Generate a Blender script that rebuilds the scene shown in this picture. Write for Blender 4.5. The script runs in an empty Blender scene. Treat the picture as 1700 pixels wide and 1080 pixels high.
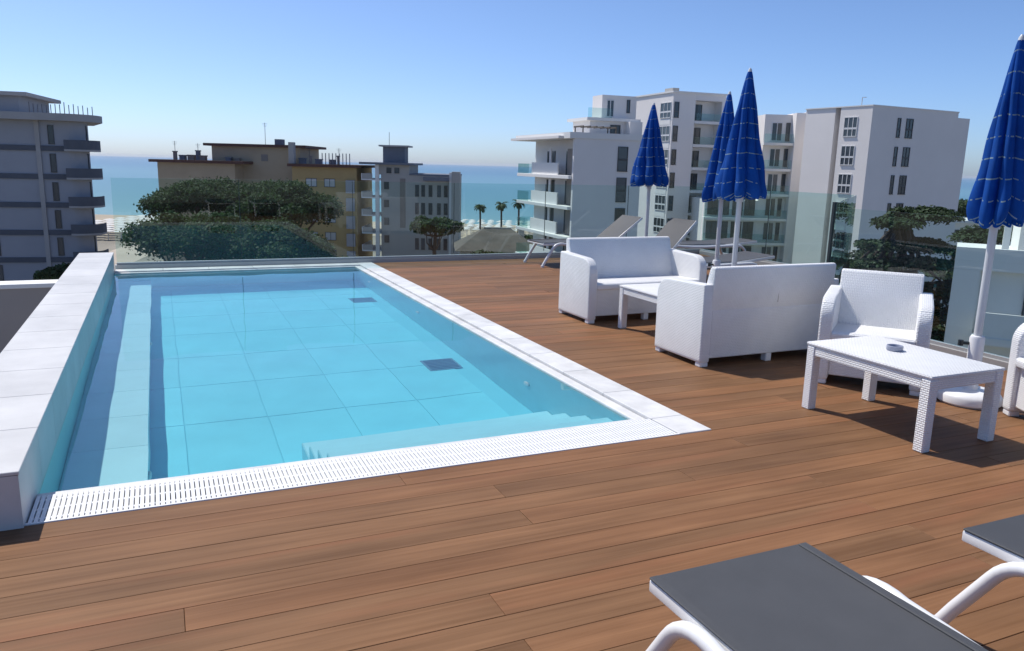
import bpy, bmesh, math, random
import numpy as np
from mathutils import Matrix, Vector

random.seed(7)
rng = np.random.default_rng(11)
S = bpy.context.scene
COL = S.collection

# ------------------------------------------------------------------ camera
CAM_H = 1.55
cam_d = bpy.data.cameras.new('camera')
cam_d.sensor_fit = 'HORIZONTAL'; cam_d.sensor_width = 36.0
cam_d.lens = 1300.0 / 1700.0 * 36.0
cam_d.clip_start = 0.05; cam_d.clip_end = 60000
cam = bpy.data.objects.new('camera', cam_d); COL.objects.link(cam)
_R = ((0.91324080, -0.05895925, 0.40313154),
      (-0.40664242, -0.19301777, 0.89296477),
      (0.02516302, -0.97942225, -0.20024703))
M = Matrix(((_R[0][0], -_R[0][1], -_R[0][2], 0),
            (_R[1][0], -_R[1][1], -_R[1][2], 0),
            (_R[2][0], -_R[2][1], -_R[2][2], CAM_H), (0, 0, 0, 1)))
cam.matrix_world = M
S.camera = cam

# ------------------------------------------------------------------ light
SUN = Vector((-0.120, 0.258, 0.43)).normalized()          # direction towards the sun
elev = math.asin(SUN.z); azim = math.atan2(SUN.x, SUN.y)  # azimuth clockwise from +Y
W = bpy.data.worlds.new('World'); S.world = W; W.use_nodes = True
nt = W.node_tree; nt.nodes.clear()
sky = nt.nodes.new('ShaderNodeTexSky'); sky.sky_type = 'NISHITA'; sky.sun_disc = False
sky.sun_elevation = elev; sky.sun_rotation = azim
sky.altitude = 0; sky.air_density = 0.6; sky.dust_density = 0.85; sky.ozone_density = 8.0
bg = nt.nodes.new('ShaderNodeBackground'); bg.inputs['Strength'].default_value = 0.106
wo = nt.nodes.new('ShaderNodeOutputWorld')
nt.links.new(sky.outputs[0], bg.inputs[0]); nt.links.new(bg.outputs[0], wo.inputs[0])
sun_d = bpy.data.lights.new('sun', 'SUN'); sun_d.energy = 3.0; sun_d.angle = math.radians(0.53)
sun_d.color = (1.0, 0.955, 0.88)
sun = bpy.data.objects.new('sun', sun_d); COL.objects.link(sun)
sun.rotation_euler = SUN.to_track_quat('Z', 'Y').to_euler()
sun.location = (0, 0, 40)
sun_d.cycles.is_caustics_light = True

S.view_settings.view_transform = 'Standard'; S.view_settings.look = 'None'
S.view_settings.exposure = 0.63; S.view_settings.gamma = 1.0
S.view_settings.use_curve_mapping = False
cy = S.cycles
cy.use_denoising = True
try: cy.denoiser = 'OPENIMAGEDENOISE'
except Exception: pass
cy.caustics_refractive = True; cy.caustics_reflective = False
cy.max_bounces = 10; cy.transparent_max_bounces = 16; cy.transmission_bounces = 8
cy.diffuse_bounces = 6; cy.glossy_bounces = 4; cy.blur_glossy = 0.3
cy.sample_clamp_indirect = 6.0

# ------------------------------------------------------------------ helpers
class MB:
    """collects faces, then links them as ONE mesh object"""
    def __init__(s): s.v = []; s.f = []; s.uv = None
    def add(s, vs, fs):
        o = len(s.v); s.v += [tuple(p) for p in vs]; s.f += [tuple(i + o for i in f) for f in fs]; return s
    def box(s, x0, x1, y0, y1, z0, z1):
        vs = [(x0,y0,z0),(x1,y0,z0),(x1,y1,z0),(x0,y1,z0),(x0,y0,z1),(x1,y0,z1),(x1,y1,z1),(x0,y1,z1)]
        return s.add(vs, [(3,2,1,0),(4,5,6,7),(0,1,5,4),(1,2,6,5),(2,3,7,6),(3,0,4,7)])
    def prism(s, pts, a0, a1, plane='xy'):
        n = len(pts)
        def P(p, a):
            return {'xy': (p[0], p[1], a), 'xz': (p[0], a, p[1]), 'yz': (a, p[0], p[1])}[plane]
        area = sum(pts[i][0]*pts[(i+1)%n][1] - pts[(i+1)%n][0]*pts[i][1] for i in range(n))
        if (area < 0) != (plane == 'xz'): pts = pts[::-1]
        vs = [P(p, a0) for p in pts] + [P(p, a1) for p in pts]
        fs = [tuple(range(n-1, -1, -1)), tuple(range(n, 2*n))]
        fs += [(i, (i+1) % n, (i+1) % n + n, i + n) for i in range(n)]
        return s.add(vs, fs)
    def tube(s, pts, r, n=10, cap=True):
        pts = [Vector(p) for p in pts]; m = len(pts)
        rs = r if isinstance(r, (list, tuple)) else [r]*m
        up = None; vs = []; fs = []
        for i, p in enumerate(pts):
            t = (pts[min(i+1, m-1)] - pts[max(i-1, 0)]).normalized()
            if up is None:
                up = t.orthogonal().normalized()
            else:
                up = (up - t*up.dot(t)).normalized()
            b = t.cross(up)
            for k in range(n):
                a = 2*math.pi*k/n
                vs.append(p + (up*math.cos(a) + b*math.sin(a))*rs[i])
        for i in range(m-1):
            for k in range(n):
                fs.append((i*n+k, i*n+(k+1) % n, (i+1)*n+(k+1) % n, (i+1)*n+k))
        if cap:
            fs.append(tuple(range(n-1, -1, -1))); fs.append(tuple((m-1)*n + k for k in range(n)))
        return s.add(vs, fs)
    def lathe(s, prof, n=24, c=(0, 0)):
        vs = []; fs = []; m = len(prof)
        for r, z in prof:
            for k in range(n):
                a = 2*math.pi*k/n; vs.append((c[0]+r*math.cos(a), c[1]+r*math.sin(a), z))
        for i in range(m-1):
            for k in range(n):
                fs.append((i*n+k, i*n+(k+1) % n, (i+1)*n+(k+1) % n, (i+1)*n+k))
        fs.append(tuple(range(n-1, -1, -1))); fs.append(tuple((m-1)*n+k for k in range(n)))
        return s.add(vs, fs)
    def mesh(s, name, bevel=0, seg=2, smooth=False):
        me = bpy.data.meshes.new(name); me.from_pydata(s.v, [], s.f)
        if bevel:
            bm = bmesh.new(); bm.from_mesh(me)
            bmesh.ops.recalc_face_normals(bm, faces=bm.faces)
            es = [e for e in bm.edges if len(e.link_faces) == 2 and e.calc_face_angle(0) > 0.5]
            bmesh.ops.bevel(bm, geom=es, offset=bevel, segments=seg, affect='EDGES', profile=0.5, clamp_overlap=True)
            bm.to_mesh(me); bm.free()
        if smooth:
            me.polygons.foreach_set('use_smooth', [True]*len(me.polygons))
            if smooth != 'all':
                me.set_sharp_from_angle(angle=math.radians(38))
        uvl = me.uv_layers.new(name='UVMap'); uvd = np.zeros((len(me.loops), 2))
        if s.uv is not None and not bevel:
            li = np.zeros(len(me.loops), int); me.loops.foreach_get('vertex_index', li)
            uvd = np.array(s.uv)[li]
        else:
            for p in me.polygons:
                n = p.normal; ax = max(range(3), key=lambda k: abs(n[k]))
                for l in p.loop_indices:
                    c = me.vertices[me.loops[l].vertex_index].co
                    uvd[l] = (c.y, c.z) if ax == 0 else ((c.x, c.z) if ax == 1 else (c.x, c.y))
        uvl.data.foreach_set('uv', uvd.astype(np.float32).ravel())
        return me
    def build(s, name, mat, parent=None, bevel=0, seg=2, smooth=False, recv=False):
        return link(name, s.mesh(name, bevel, seg, smooth), mat, parent, recv)

def link(name, me, mat, parent=None, recv=False):
    if mat is not None and not me.materials: me.materials.append(mat)
    o = bpy.data.objects.new(name, me); COL.objects.link(o)
    if parent is not None: o.parent = parent
    if recv: o.cycles.is_caustics_receiver = True
    return o
def box(name, mat, parent, *b, bevel=0, **k):
    return MB().box(*b).build(name, mat, parent, bevel=bevel, **k)
def tag(o, label=None, cat=None, group=None, kind=None):
    if label: o['label'] = label
    if cat: o['category'] = cat
    if group: o['group'] = group
    if kind: o['kind'] = kind
    return o
def empty(name, loc=(0, 0, 0), rz=0, label=None, cat=None, group=None, kind=None):
    o = bpy.data.objects.new(name, None); COL.objects.link(o)
    o.location = loc; o.rotation_euler = (0, 0, rz); o.empty_display_size = 0.2
    return tag(o, label, cat, group, kind)
def copy_tree(o, parent=None):
    c = o.copy(); COL.objects.link(c); c.parent = parent
    for ch in list(o.children): copy_tree(ch, c)
    return c

# ------------------------------------------------------------------ materials
def mat(name, col, rough=0.6, spec=0.5, metal=0.0, var=0.0, vscale=3.0, bump=0.0, bscale=40.0, coords='Object', island=0.0, objrand=0.0, col2=None, transl=0.0, stretch=(1,1,1)):
    m = bpy.data.materials.new(name); m.use_nodes = True
    N = m.node_tree.nodes; L = m.node_tree.links
    b = N['Principled BSDF']; b.inputs['Roughness'].default_value = rough
    b.inputs['Specular IOR Level'].default_value = spec; b.inputs['Metallic'].default_value = metal
    c = (*col, 1)
    b.inputs['Base Color'].default_value = c
    m['base'] = list(col)
    tc = N.new('ShaderNodeTexCoord')
    mp = N.new('ShaderNodeMapping'); mp.inputs['Scale'].default_value = stretch
    L.new(tc.outputs[coords], mp.inputs['Vector'])
    out = None
    if var or col2:
        no = N.new('ShaderNodeTexNoise'); no.inputs['Scale'].default_value = vscale; no.inputs['Detail'].default_value = 6
        no.inputs['Roughness'].default_value = 0.62
        L.new(mp.outputs[0], no.inputs['Vector'])
        rp = N.new('ShaderNodeValToRGB')
        c2 = col2 if col2 else tuple(x*(1+var*0.6) for x in col)
        c1 = col if col2 else tuple(x*(1-var) for x in col)
        rp.color_ramp.elements[0].position = 0.3; rp.color_ramp.elements[1].position = 0.7
        rp.color_ramp.elements[0].color = (*c1, 1); rp.color_ramp.elements[1].color = (*c2, 1)
        L.new(no.outputs['Fac'], rp.inputs[0]); out = rp.outputs[0]
    for amt, kind in ((island, 'island'), (objrand, 'obj')):
        if not amt: continue
        if kind == 'island':
            g = N.new('ShaderNodeNewGeometry'); r = g.outputs['Random Per Island']
        else:
            g = N.new('ShaderNodeObjectInfo'); r = g.outputs['Random']
        mr = N.new('ShaderNodeMapRange'); mr.inputs[3].default_value = 1-amt; mr.inputs[4].default_value = 1+amt
        L.new(r, mr.inputs[0])
        mx = N.new('ShaderNodeMix'); mx.data_type = 'RGBA'; mx.blend_type = 'MULTIPLY'; mx.inputs[0].default_value = 1
        if out is not None: L.new(out, mx.inputs[6])
        else: mx.inputs[6].default_value = c
        L.new(mr.outputs[0], mx.inputs[7]); out = mx.outputs[2]
    if out is not None: L.new(out, b.inputs['Base Color'])
    if bump:
        n2 = N.new('ShaderNodeTexNoise'); n2.inputs['Scale'].default_value = bscale; n2.inputs['Detail'].default_value = 4
        L.new(mp.outputs[0], n2.inputs['Vector'])
        bp = N.new('ShaderNodeBump'); bp.inputs['Strength'].default_value = bump; bp.inputs['Distance'].default_value = 0.01
        L.new(n2.outputs['Fac'], bp.inputs['Height']); L.new(bp.outputs[0], b.inputs['Normal'])
    if transl:
        tr = N.new('ShaderNodeBsdfTranslucent'); ms = N.new('ShaderNodeMixShader'); ms.inputs[0].default_value = transl
        if out is not None: L.new(out, tr.inputs[0])
        else: tr.inputs[0].default_value = c
        L.new(b.outputs[0], ms.inputs[1]); L.new(tr.outputs[0], ms.inputs[2])
        L.new(ms.outputs[0], N['Material Output'].inputs['Surface'])
    return m

def weave_mat(name, col, sx, sy, strength=0.5, rot=0.0):
    """white moulded plastic with a woven relief"""
    m = mat(name, col, rough=0.42, spec=0.45, var=0.05, vscale=5)
    N = m.node_tree.nodes; L = m.node_tree.links; b = N['Principled BSDF']
    tc = N.new('ShaderNodeTexCoord'); mp = N.new('ShaderNodeMapping'); mp.inputs['Scale'].default_value = (sx, sy, 1); mp.inputs['Rotation'].default_value = (0, 0, rot)
    L.new(tc.outputs['UV'], mp.inputs[0])
    br = N.new('ShaderNodeTexBrick'); br.inputs['Scale'].default_value = 1; br.inputs['Mortar Size'].default_value = 0.2
    br.inputs['Mortar Smooth'].default_value = 1.0; br.inputs['Brick Width'].default_value = 1.6; br.inputs['Row Height'].default_value = 0.8
    br.inputs['Color1'].default_value = (1,1,1,1); br.inputs['Color2'].default_value = (.8,.8,.8,1); br.inputs['Mortar'].default_value = (0,0,0,1)
    L.new(mp.outputs[0], br.inputs['Vector'])
    bp = N.new('ShaderNodeBump'); bp.inputs['Strength'].default_value = strength; bp.inputs['Distance'].default_value = 0.006
    L.new(br.outputs['Color'], bp.inputs['Height']); L.new(bp.outputs[0], b.inputs['Normal'])
    return m

def wood_mat():
    m = bpy.data.materials.new('deck_wood'); m.use_nodes = True
    N = m.node_tree.nodes; L = m.node_tree.links; b = N['Principled BSDF']
    b.inputs['Roughness'].default_value = 0.55; b.inputs['Specular IOR Level'].default_value = 0.1
    tc = N.new('ShaderNodeTexCoord'); oi = N.new('ShaderNodeObjectInfo')
    ad = N.new('ShaderNodeVectorMath'); ad.operation = 'ADD'
    sc = N.new('ShaderNodeVectorMath'); sc.operation = 'SCALE'; sc.inputs[0].default_value = (17, 31, 13)
    L.new(oi.outputs['Random'], sc.inputs['Scale'])
    L.new(tc.outputs['Object'], ad.inputs[0]); L.new(sc.outputs[0], ad.inputs[1])
    mp = N.new('ShaderNodeMapping'); mp.inputs['Scale'].default_value = (0.6, 24, 4)
    L.new(ad.outputs[0], mp.inputs[0])
    n1 = N.new('ShaderNodeTexNoise'); n1.inputs['Scale'].default_value = 1.6; n1.inputs['Detail'].default_value = 7; n1.inputs['Roughness'].default_value = .6
    n1.inputs['Distortion'].default_value = 0.35
    L.new(mp.outputs[0], n1.inputs['Vector'])
    rp = N.new('ShaderNodeValToRGB'); e = rp.color_ramp.elements
    e[0].position = .2; e[0].color = (.146, .072, .033, 1); e[1].position = .85; e[1].color = (.262, .140, .070, 1)
    k = e.new(.5); k.color = (.202, .105, .052, 1)
    L.new(n1.outputs['Fac'], rp.inputs[0])
    # broad soft patches along the board (sun bleaching, moisture)
    mp2 = N.new('ShaderNodeMapping'); mp2.inputs['Scale'].default_value = (0.9, 3.0, 1); L.new(ad.outputs[0], mp2.inputs[0])
    n2 = N.new('ShaderNodeTexNoise'); n2.inputs['Scale'].default_value = 1.3; n2.inputs['Detail'].default_value = 3; L.new(mp2.outputs[0], n2.inputs['Vector'])
    mr2 = N.new('ShaderNodeMapRange'); mr2.inputs[1].default_value = .3; mr2.inputs[2].default_value = .7; mr2.inputs[3].default_value = .8; mr2.inputs[4].default_value = 1.18
    L.new(n2.outputs['Fac'], mr2.inputs[0])
    mx = N.new('ShaderNodeMix'); mx.data_type = 'RGBA'; mx.blend_type = 'MULTIPLY'; mx.inputs[0].default_value = 1
    L.new(rp.outputs[0], mx.inputs[6]); L.new(mr2.outputs[0], mx.inputs[7])
    # reddish patches in some boards
    mp3 = N.new('ShaderNodeMapping'); mp3.inputs['Scale'].default_value = (0.7, 5.0, 1); mp3.inputs['Location'].default_value = (7, 3, 1); L.new(ad.outputs[0], mp3.inputs[0])
    n3 = N.new('ShaderNodeTexNoise'); n3.inputs['Scale'].default_value = 1.0; n3.inputs['Detail'].default_value = 4; L.new(mp3.outputs[0], n3.inputs['Vector'])
    mr3 = N.new('ShaderNodeMapRange'); mr3.inputs[1].default_value = .56; mr3.inputs[2].default_value = .74; mr3.inputs[4].default_value = .55; L.new(n3.outputs['Fac'], mr3.inputs[0])
    mx3 = N.new('ShaderNodeMix'); mx3.data_type = 'RGBA'; mx3.inputs[7].default_value = (.27, .112, .055, 1); L.new(mr3.outputs[0], mx3.inputs[0]); L.new(mx.outputs[2], mx3.inputs[6]); mx = mx3
    # each board its own tone, some redder
    wn = N.new('ShaderNodeTexWhiteNoise'); wn.noise_dimensions = '1D'; L.new(oi.outputs['Random'], wn.inputs['W'])
    rt = N.new('ShaderNodeValToRGB'); q = rt.color_ramp.elements
    q[0].position = 0; q[0].color = (.88, .88, .90, 1); q[1].position = 1; q[1].color = (1.14, 1.06, 1.0, 1)
    z = q.new(.45); z.color = (.98, .98, .98, 1); z = q.new(.8); z.color = (1.08, 1.02, 1.0, 1)
    L.new(wn.outputs['Value'], rt.inputs[0])
    mx2 = N.new('ShaderNodeMix'); mx2.data_type = 'RGBA'; mx2.blend_type = 'MULTIPLY'; mx2.inputs[0].default_value = 1
    L.new(mx.outputs[2], mx2.inputs[6]); L.new(rt.outputs[0], mx2.inputs[7])
    L.new(mx2.outputs[2], b.inputs['Base Color'])
    bp = N.new('ShaderNodeBump'); bp.inputs['Strength'].default_value = .25; bp.inputs['Distance'].default_value = .004
    L.new(n1.outputs['Fac'], bp.inputs['Height']); L.new(bp.outputs[0], b.inputs['Normal'])
    return m

def glass_mat(name, tint, fac=1.0):
    """clear sheet: tinted transmission, Fresnel mirror reflection"""
    m = bpy.data.materials.new(name); m.use_nodes = True
    N = m.node_tree.nodes; L = m.node_tree.links; N.remove(N['Principled BSDF'])
    t = N.new('ShaderNodeBsdfTransparent'); t.inputs[0].default_value = (*tint, 1)
    g = N.new('ShaderNodeBsdfGlossy')
    g.inputs['Roughness'].default_value = 0.0; g.inputs['Color'].default_value = (.95, 1, .98, 1)
    fr = N.new('ShaderNodeFresnel'); fr.inputs['IOR'].default_value = 1.5
    mu = N.new('ShaderNodeMath'); mu.operation = 'MULTIPLY'; mu.inputs[1].default_value = fac; L.new(fr.outputs[0], mu.inputs[0])
    ge = N.new('ShaderNodeNewGeometry'); fb = N.new('ShaderNodeMath'); fb.operation = 'SUBTRACT'; fb.inputs[0].default_value = 1; L.new(ge.outputs['Backfacing'], fb.inputs[1])
    mf = N.new('ShaderNodeMath'); mf.operation = 'MULTIPLY'; L.new(mu.outputs[0], mf.inputs[0]); L.new(fb.outputs[0], mf.inputs[1])
    ms = N.new('ShaderNodeMixShader'); L.new(mf.outputs[0], ms.inputs[0]); L.new(t.outputs[0], ms.inputs[1]); L.new(g.outputs[0], ms.inputs[2])
    L.new(ms.outputs[0], N['Material Output'].inputs['Surface'])
    return m

def water_mat():
    m = bpy.data.materials.new('pool_water'); m.use_nodes = True
    N = m.node_tree.nodes; L = m.node_tree.links; b = N['Principled BSDF']
    b.inputs['Base Color'].default_value = (.76, .98, .99, 1); b.inputs['Roughness'].default_value = 0.0
    b.inputs['IOR'].default_value = 1.333; b.inputs['Transmission Weight'].default_value = 1.0
    return m

M_wood = wood_mat()
M_deckbase = mat('deck_substructure', (.05, .032, .022), .9)
M_white = mat('white_plastic', (.78, .78, .79), .4, var=.04, vscale=6)
M_weave = weave_mat('white_woven_plastic', (.86, .86, .86), 62, 62, .75)
M_weaveR = weave_mat('white_ribbed_plastic', (.86, .86, .86), 62, 40, .7, math.pi/2)
M_tile = mat('white_porcelain_tile', (.57, .56, .545), .45, var=.16, vscale=2.2, objrand=.04)
M_cop = mat('coping_tile', (.67, .665, .655), .5, var=.2, vscale=4, objrand=.05)
M_grate = mat('white_overflow_grate', (.80, .80, .80), .4)
M_gutter = mat('gutter_grey', (.66, .66, .66), .8)
M_step = mat('white_step_tile', (.42, .78, .85), .35, var=.05, vscale=3)
M_basin = mat('aqua_pool_tile', (.195, .70, .815), .35, var=.05, vscale=3, objrand=.035)
M_bench = mat('pale_aqua_pool_tile', (.50, .79, .83), .35, var=.05, vscale=3, objrand=.035)
M_grout = mat('pool_grout', (.17, .62, .735), .9)
M_bwall = mat('aqua_wall_tile', (.34, .72, .80), .35, var=.05, vscale=3)
M_drain = mat('drain_blue', (.08, .24, .34), .5)
M_water = water_mat()
M_alu = mat('grey_aluminium', (.42, .42, .42), .45, metal=.2, var=.06)
M_gasket = mat('black_gasket', (.02, .028, .03), .5)
M_glass = glass_mat('railing_glass', (.87, .95, .94))
M_glass2 = glass_mat('green_railing_glass', (.79, .905, .89))
M_concrete = mat('roof_concrete', (.36, .35, .33), .9, var=.15, vscale=1.2)
M_plaster = mat('grey_plaster', (.34, .31, .29), .9, var=.08, vscale=.8)
M_wplaster = mat('white_plaster', (.76, .76, .74), .8, var=.06, vscale=.6)
M_pole = mat('umbrella_pole_white', (.60, .61, .62), .35)
M_sling = mat('charcoal_sling', (.062, .064, .070), .62, spec=.4, var=.10, vscale=5, bump=.25, bscale=900)
M_lframe = mat('white_powder_coat', (.74, .74, .74), .33, var=.03)
M_ash = mat('grey_glass_ashtray', (.28, .30, .38), .15)
# ------------------------------------------------------------------ the roof terrace
PX0, PX1, PY0, PY1 = -0.60, 3.00, 3.645, 12.05          # outer rim of the pool coping
IX0, IX1, IY0, IY1 = -0.60, 2.68, 4.03, 11.76           # inner basin
RIP = 0.42
WL = -0.028                                             # water level
deck = MB()
deck.box(-4.5, 6.42, -6.0, PY0-.02, -.30, -.045)
deck.box(PX1+.02, 6.42, PY0-.02, 6.10, -.302, -.047)
deck.prism([(PX1+.02, 6.10), (6.42, 6.10), (9.42, 8.63), (9.42, 12.14), (PX1+.02, 12.14)], -.304, -.049)
deck_o = tag(deck.build('terrace_deck', M_deckbase), kind='structure')
PITCH = .1525; Y0 = 1.815
_bm = {}
def board(x0, x1, y):
    Lb = round((x1-x0)*50)/50
    if Lb < .08: return
    if Lb not in _bm:
        me = MB().box(-Lb/2+.0008, Lb/2-.0008, .0011, PITCH-.0011, -.026, 0).mesh('deck_board', bevel=.0012, seg=1)
        me.materials.append(M_wood); _bm[Lb] = me
    o = bpy.data.objects.new('deck_board', _bm[Lb]); COL.objects.link(o); o.parent = deck_o
    o.location = ((x0+x1)/2, y, random.uniform(-.0012, .0))
def row(y, xa, xb, j):
    cuts = [xa] + [c for c in j if xa+.15 < c < xb-.15] + [xb]
    for a, b in zip(cuts[:-1], cuts[1:]): board(a, b, y)
for k in range(-10, 68):
    y = Y0 + k*PITCH
    if y + PITCH > 12.08: break
    if k % 2: jo = [-2.97, 1.03, 5.03, 9.03]
    else: jo = [-.98, 3.02, 7.02]
    if k == 5: jo = [-4, -.004, 4.2]
    elif k not in (1, 2, 3, 4): jo = [c + random.choice((0, 0, .4, -.6, .9, -.3)) for c in jo]
    xa = -3.2 if y < PY0-.01 else PX1+.004
    xb = 6.30 if y < 6.08 else min(9.28, 6.34+(y-6.10)/.843)
    row(y, xa, xb, jo)

# the building that carries the terrace, and the low terrace left of the pool
body = MB()
body.prism([(-7.5, -8), (6.6, -8), (6.6, 6.0), (9.6, 8.5), (9.6, 12.3), (-7.5, 12.3)], -18, -1.75)
body.box(-4.5, 6.44, -6.0, PY0-.03, -1.75, -.305)
body.box(PX1+.4, 6.44, PY0-.03, 6.08, -1.75, -.307)
body.prism([(PX1+.4, 6.08), (6.44, 6.08), (9.44, 8.61), (9.44, 12.16), (PX1+.4, 12.16)], -1.75, -.309)
tag(body.build('host_building', M_plaster), 'grey plastered building that carries the roof terrace and pool', 'building')
lt = empty('parapet_wall', (-1.02, 10.95, 0), 0, 'low grey parapet with white coping left of the pool wall', 'wall')
box('wall', M_plaster, lt, -6.3, 0, 0, .26, -1.75, -.055)
box('coping', M_wplaster, lt, -6.3, .0, -.03, .30, -.053, .0, bevel=.006)
lp = MB().tube([(-6.5, 10.55, -1.64), (-1.9, 10.55, -1.64)], .11, 14)
tag(lp.build('drain_pipe', M_alu, smooth=True), 'grey pipe lying on the low terrace beside pool wall', 'pipe')

# kerb under the glass
kerb = MB()
kerb.box(-.60, 9.34, 12.085, 12.20, -.05, .055)
kerb.box(9.30, 9.42, 8.60, 12.083, -.05, .057)
kerb.prism([(6.32, 6.042), (6.44, 6.042), (9.42, 8.555), (9.42, 8.598), (9.30, 8.598)], -.05, .055)
kerb.box(6.32, 6.44, -6.0, 6.038, -.05, .057)
tag(kerb.build('terrace_kerb', M_alu), kind='structure')

# ------------------------------------------------------------------ glass railings
def railing(p0, p1, panes, label, ztop=1.25, zb=.055, gm_=None):
    p0 = Vector(p0); p1 = Vector(p1); d = p1-p0; Lr = d.length
    r = empty('glass_railing', (p0.x, p0.y, 0), math.atan2(d.y, d.x), label, 'railing')
    w = Lr/panes
    shoe = MB().box(.0, Lr, -.025, .025, zb+.002, zb+.03).build('base_shoe', M_alu, r)
    me = MB().box(.0035, w-.0035, -.007, .007, zb+.02, ztop).mesh('glass_pane'); me.materials.append(gm_ or M_glass)
    ge = MB().box(-.003, .003, -.0065, .0065, zb+.06, ztop-.002).mesh('joint_gasket'); ge.materials.append(M_gasket)
    for i in range(panes):
        o = link('glass_pane', me, None, r); o.location = (i*w, 0, 0)
        if i:
            g = link('joint_gasket', ge, None, r); g.location = (i*w, 0, 0)
    return r
railing((-.58, 12.14), (9.36, 12.14), 6, 'clear frameless glass railing behind the pool facing the sea')
railing((9.36, 12.11), (9.36, 8.62), 2, 'clear glass railing on the far right terrace edge beyond the loungers', gm_=M_glass2)
railing((9.34, 8.56), (6.40, 6.10), 2, 'slanted glass railing behind the sofas where the terrace narrows', gm_=M_glass2)
railing((6.38, 6.07), (6.38, -3.0), 4, 'green tinted glass railing behind the armchairs and white umbrella stand', ztop=1.21)
box('edge_post', M_gasket, None, 6.395, 6.425, 6.125, 6.155, .057, 1.262)
tag(bpy.data.objects['edge_post'], 'thin black post at the corner of the glass railings', 'post')

# ------------------------------------------------------------------ the pool
pool = empty('swimming_pool', (0, 0, 0), 0, 'rectangular rooftop pool with turquoise water and raised white side wall', 'pool')
FZ = -1.20
# basin shell (grout coloured under the tiles)
sh = MB()
sh.box(IX0-.22, IX1+.22, IY0-.22, IY1+.22, -1.60, FZ-.012)
sh.build('basin_floor', M_grout, pool, recv=True)
w_ = MB(); w_.box(IX1, IX1+.2, IY0-.2, IY1+.2, FZ-.010, -.06)
w_.build('basin_wall', M_bwall, pool, recv=True)
MB().box(IX0-.2, IX1, IY1, IY1+.2, FZ-.010, -.06).build('basin_wall', M_bwall, pool, recv=True)
MB().box(IX0-.2, IX1, IY0-.2, IY0, FZ-.010, -.06).build('basin_wall', M_bwall, pool, recv=True)
MB().box(IX0-.2, IX0, IY0, IY1, FZ-.010, -.06).build('basin_wall', M_bwall, pool, recv=True)
# floor tiles
tw, tl = .60, .90
nx = 6; ny = 9
for i in range(nx):
    for j in range(ny):
        a = max(IX0, .08-.60*2+i*tw + 0); b = min(IX1, .08-.60*2+(i+1)*tw)
        c = IY0+.25+(j-1)*tl; d = c+tl; c = max(c, IY0); d = min(d, IY1)
        if b-a < .05 or d-c < .05: continue
        MB().box(a+.004, b-.004, c+.004, d-.004, FZ-.011, FZ).build('floor_tile', M_basin, pool, recv=True)
# bench along the raised wall
BX = -.155; BZ = -.66
bench = MB().box(IX0+.001, BX, IY0+.001, IY1-.001, FZ+.001, BZ-.012).build('bench', M_bench, pool, recv=True)
j = 0; y = IY0+.003
while y < IY1-.05:
    y2 = min(y+.60, IY1-.003)
    MB().box(IX0+.003, BX+.004, y+.002, y2-.002, BZ-.011, BZ).build('bench_tile', M_bench, bench, recv=True)
    y = y2
# entry steps in the near right corner
for k in range(4):
    zt = WL-.20-.235*k
    st = MB().box(.80, IX1-.002, IY0+.001 + (.30*k if k else 0), IY0+.30*(k+1), FZ+.001, zt).build('step', M_step, pool, bevel=.008, seg=1, recv=True)
# drains, inlets
for (x, y) in ((2.40, 10.15), (2.40, 6.95)):
    dr = MB(); dr.box(x-.16, x+.16, y-.16, y+.16, FZ+.002, FZ+.012); d_ = dr.build('drain_cover', M_drain, pool, recv=True)
    sl = MB()
    for q in range(7): sl.box(x-.14, x+.14, y-.135+q*.042, y-.115+q*.042, FZ+.0125, FZ+.018)
    sl.build('drain_slats', M_drain, d_)
inl = MB().lathe([(.045, 0), (.05, .008), (.035, .016), (.0, .018)], 16)
ime = inl.mesh('inlet_nozzle'); ime.materials.append(M_grate)
for (x, y, z, r) in ((IX1-.001, 5.6, -.62, (0, -math.pi/2, 0)), (IX1-.001, 8.6, -.62, (0, -math.pi/2, 0)), (BX+.001, 5.0, -.92, (0, math.pi/2, 0)), (BX+.001, 8.2, -.92, (0, math.pi/2, 0)), (IX1-.001, 10.9, -.62, (0, -math.pi/2, 0))):
    o = link('inlet_nozzle', ime, None, pool, True); o.location = (x, y, z); o.rotation_euler = r
# raised side wall: core, inner face panels, top tiles
sw = MB().box(-1.00, IX0-.008, PY0-.01, 11.93, -1.75, .234).build('side_wall', M_tile, pool)
y = PY0-.022; k = 0
while y < 11.9:
    y2 = min(y+.60, 11.94)
    MB().box(-1.012, IX0+.004, y+.0015, y2-.0015, .236, .252).build('top_tile', M_tile, sw, bevel=.0025, seg=1)
    if y2 > PY0+.1:
        MB().box(IX0-.0075, IX0, y+.0015, y2-.0015, -.062, .2345).build('face_tile', M_tile, sw, recv=True)
    y = y2
MB().box(-1.010, IX0-.002, PY0-.020, PY0-.0105, -.045, .2345).build('end_tile', M_tile, sw)
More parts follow.
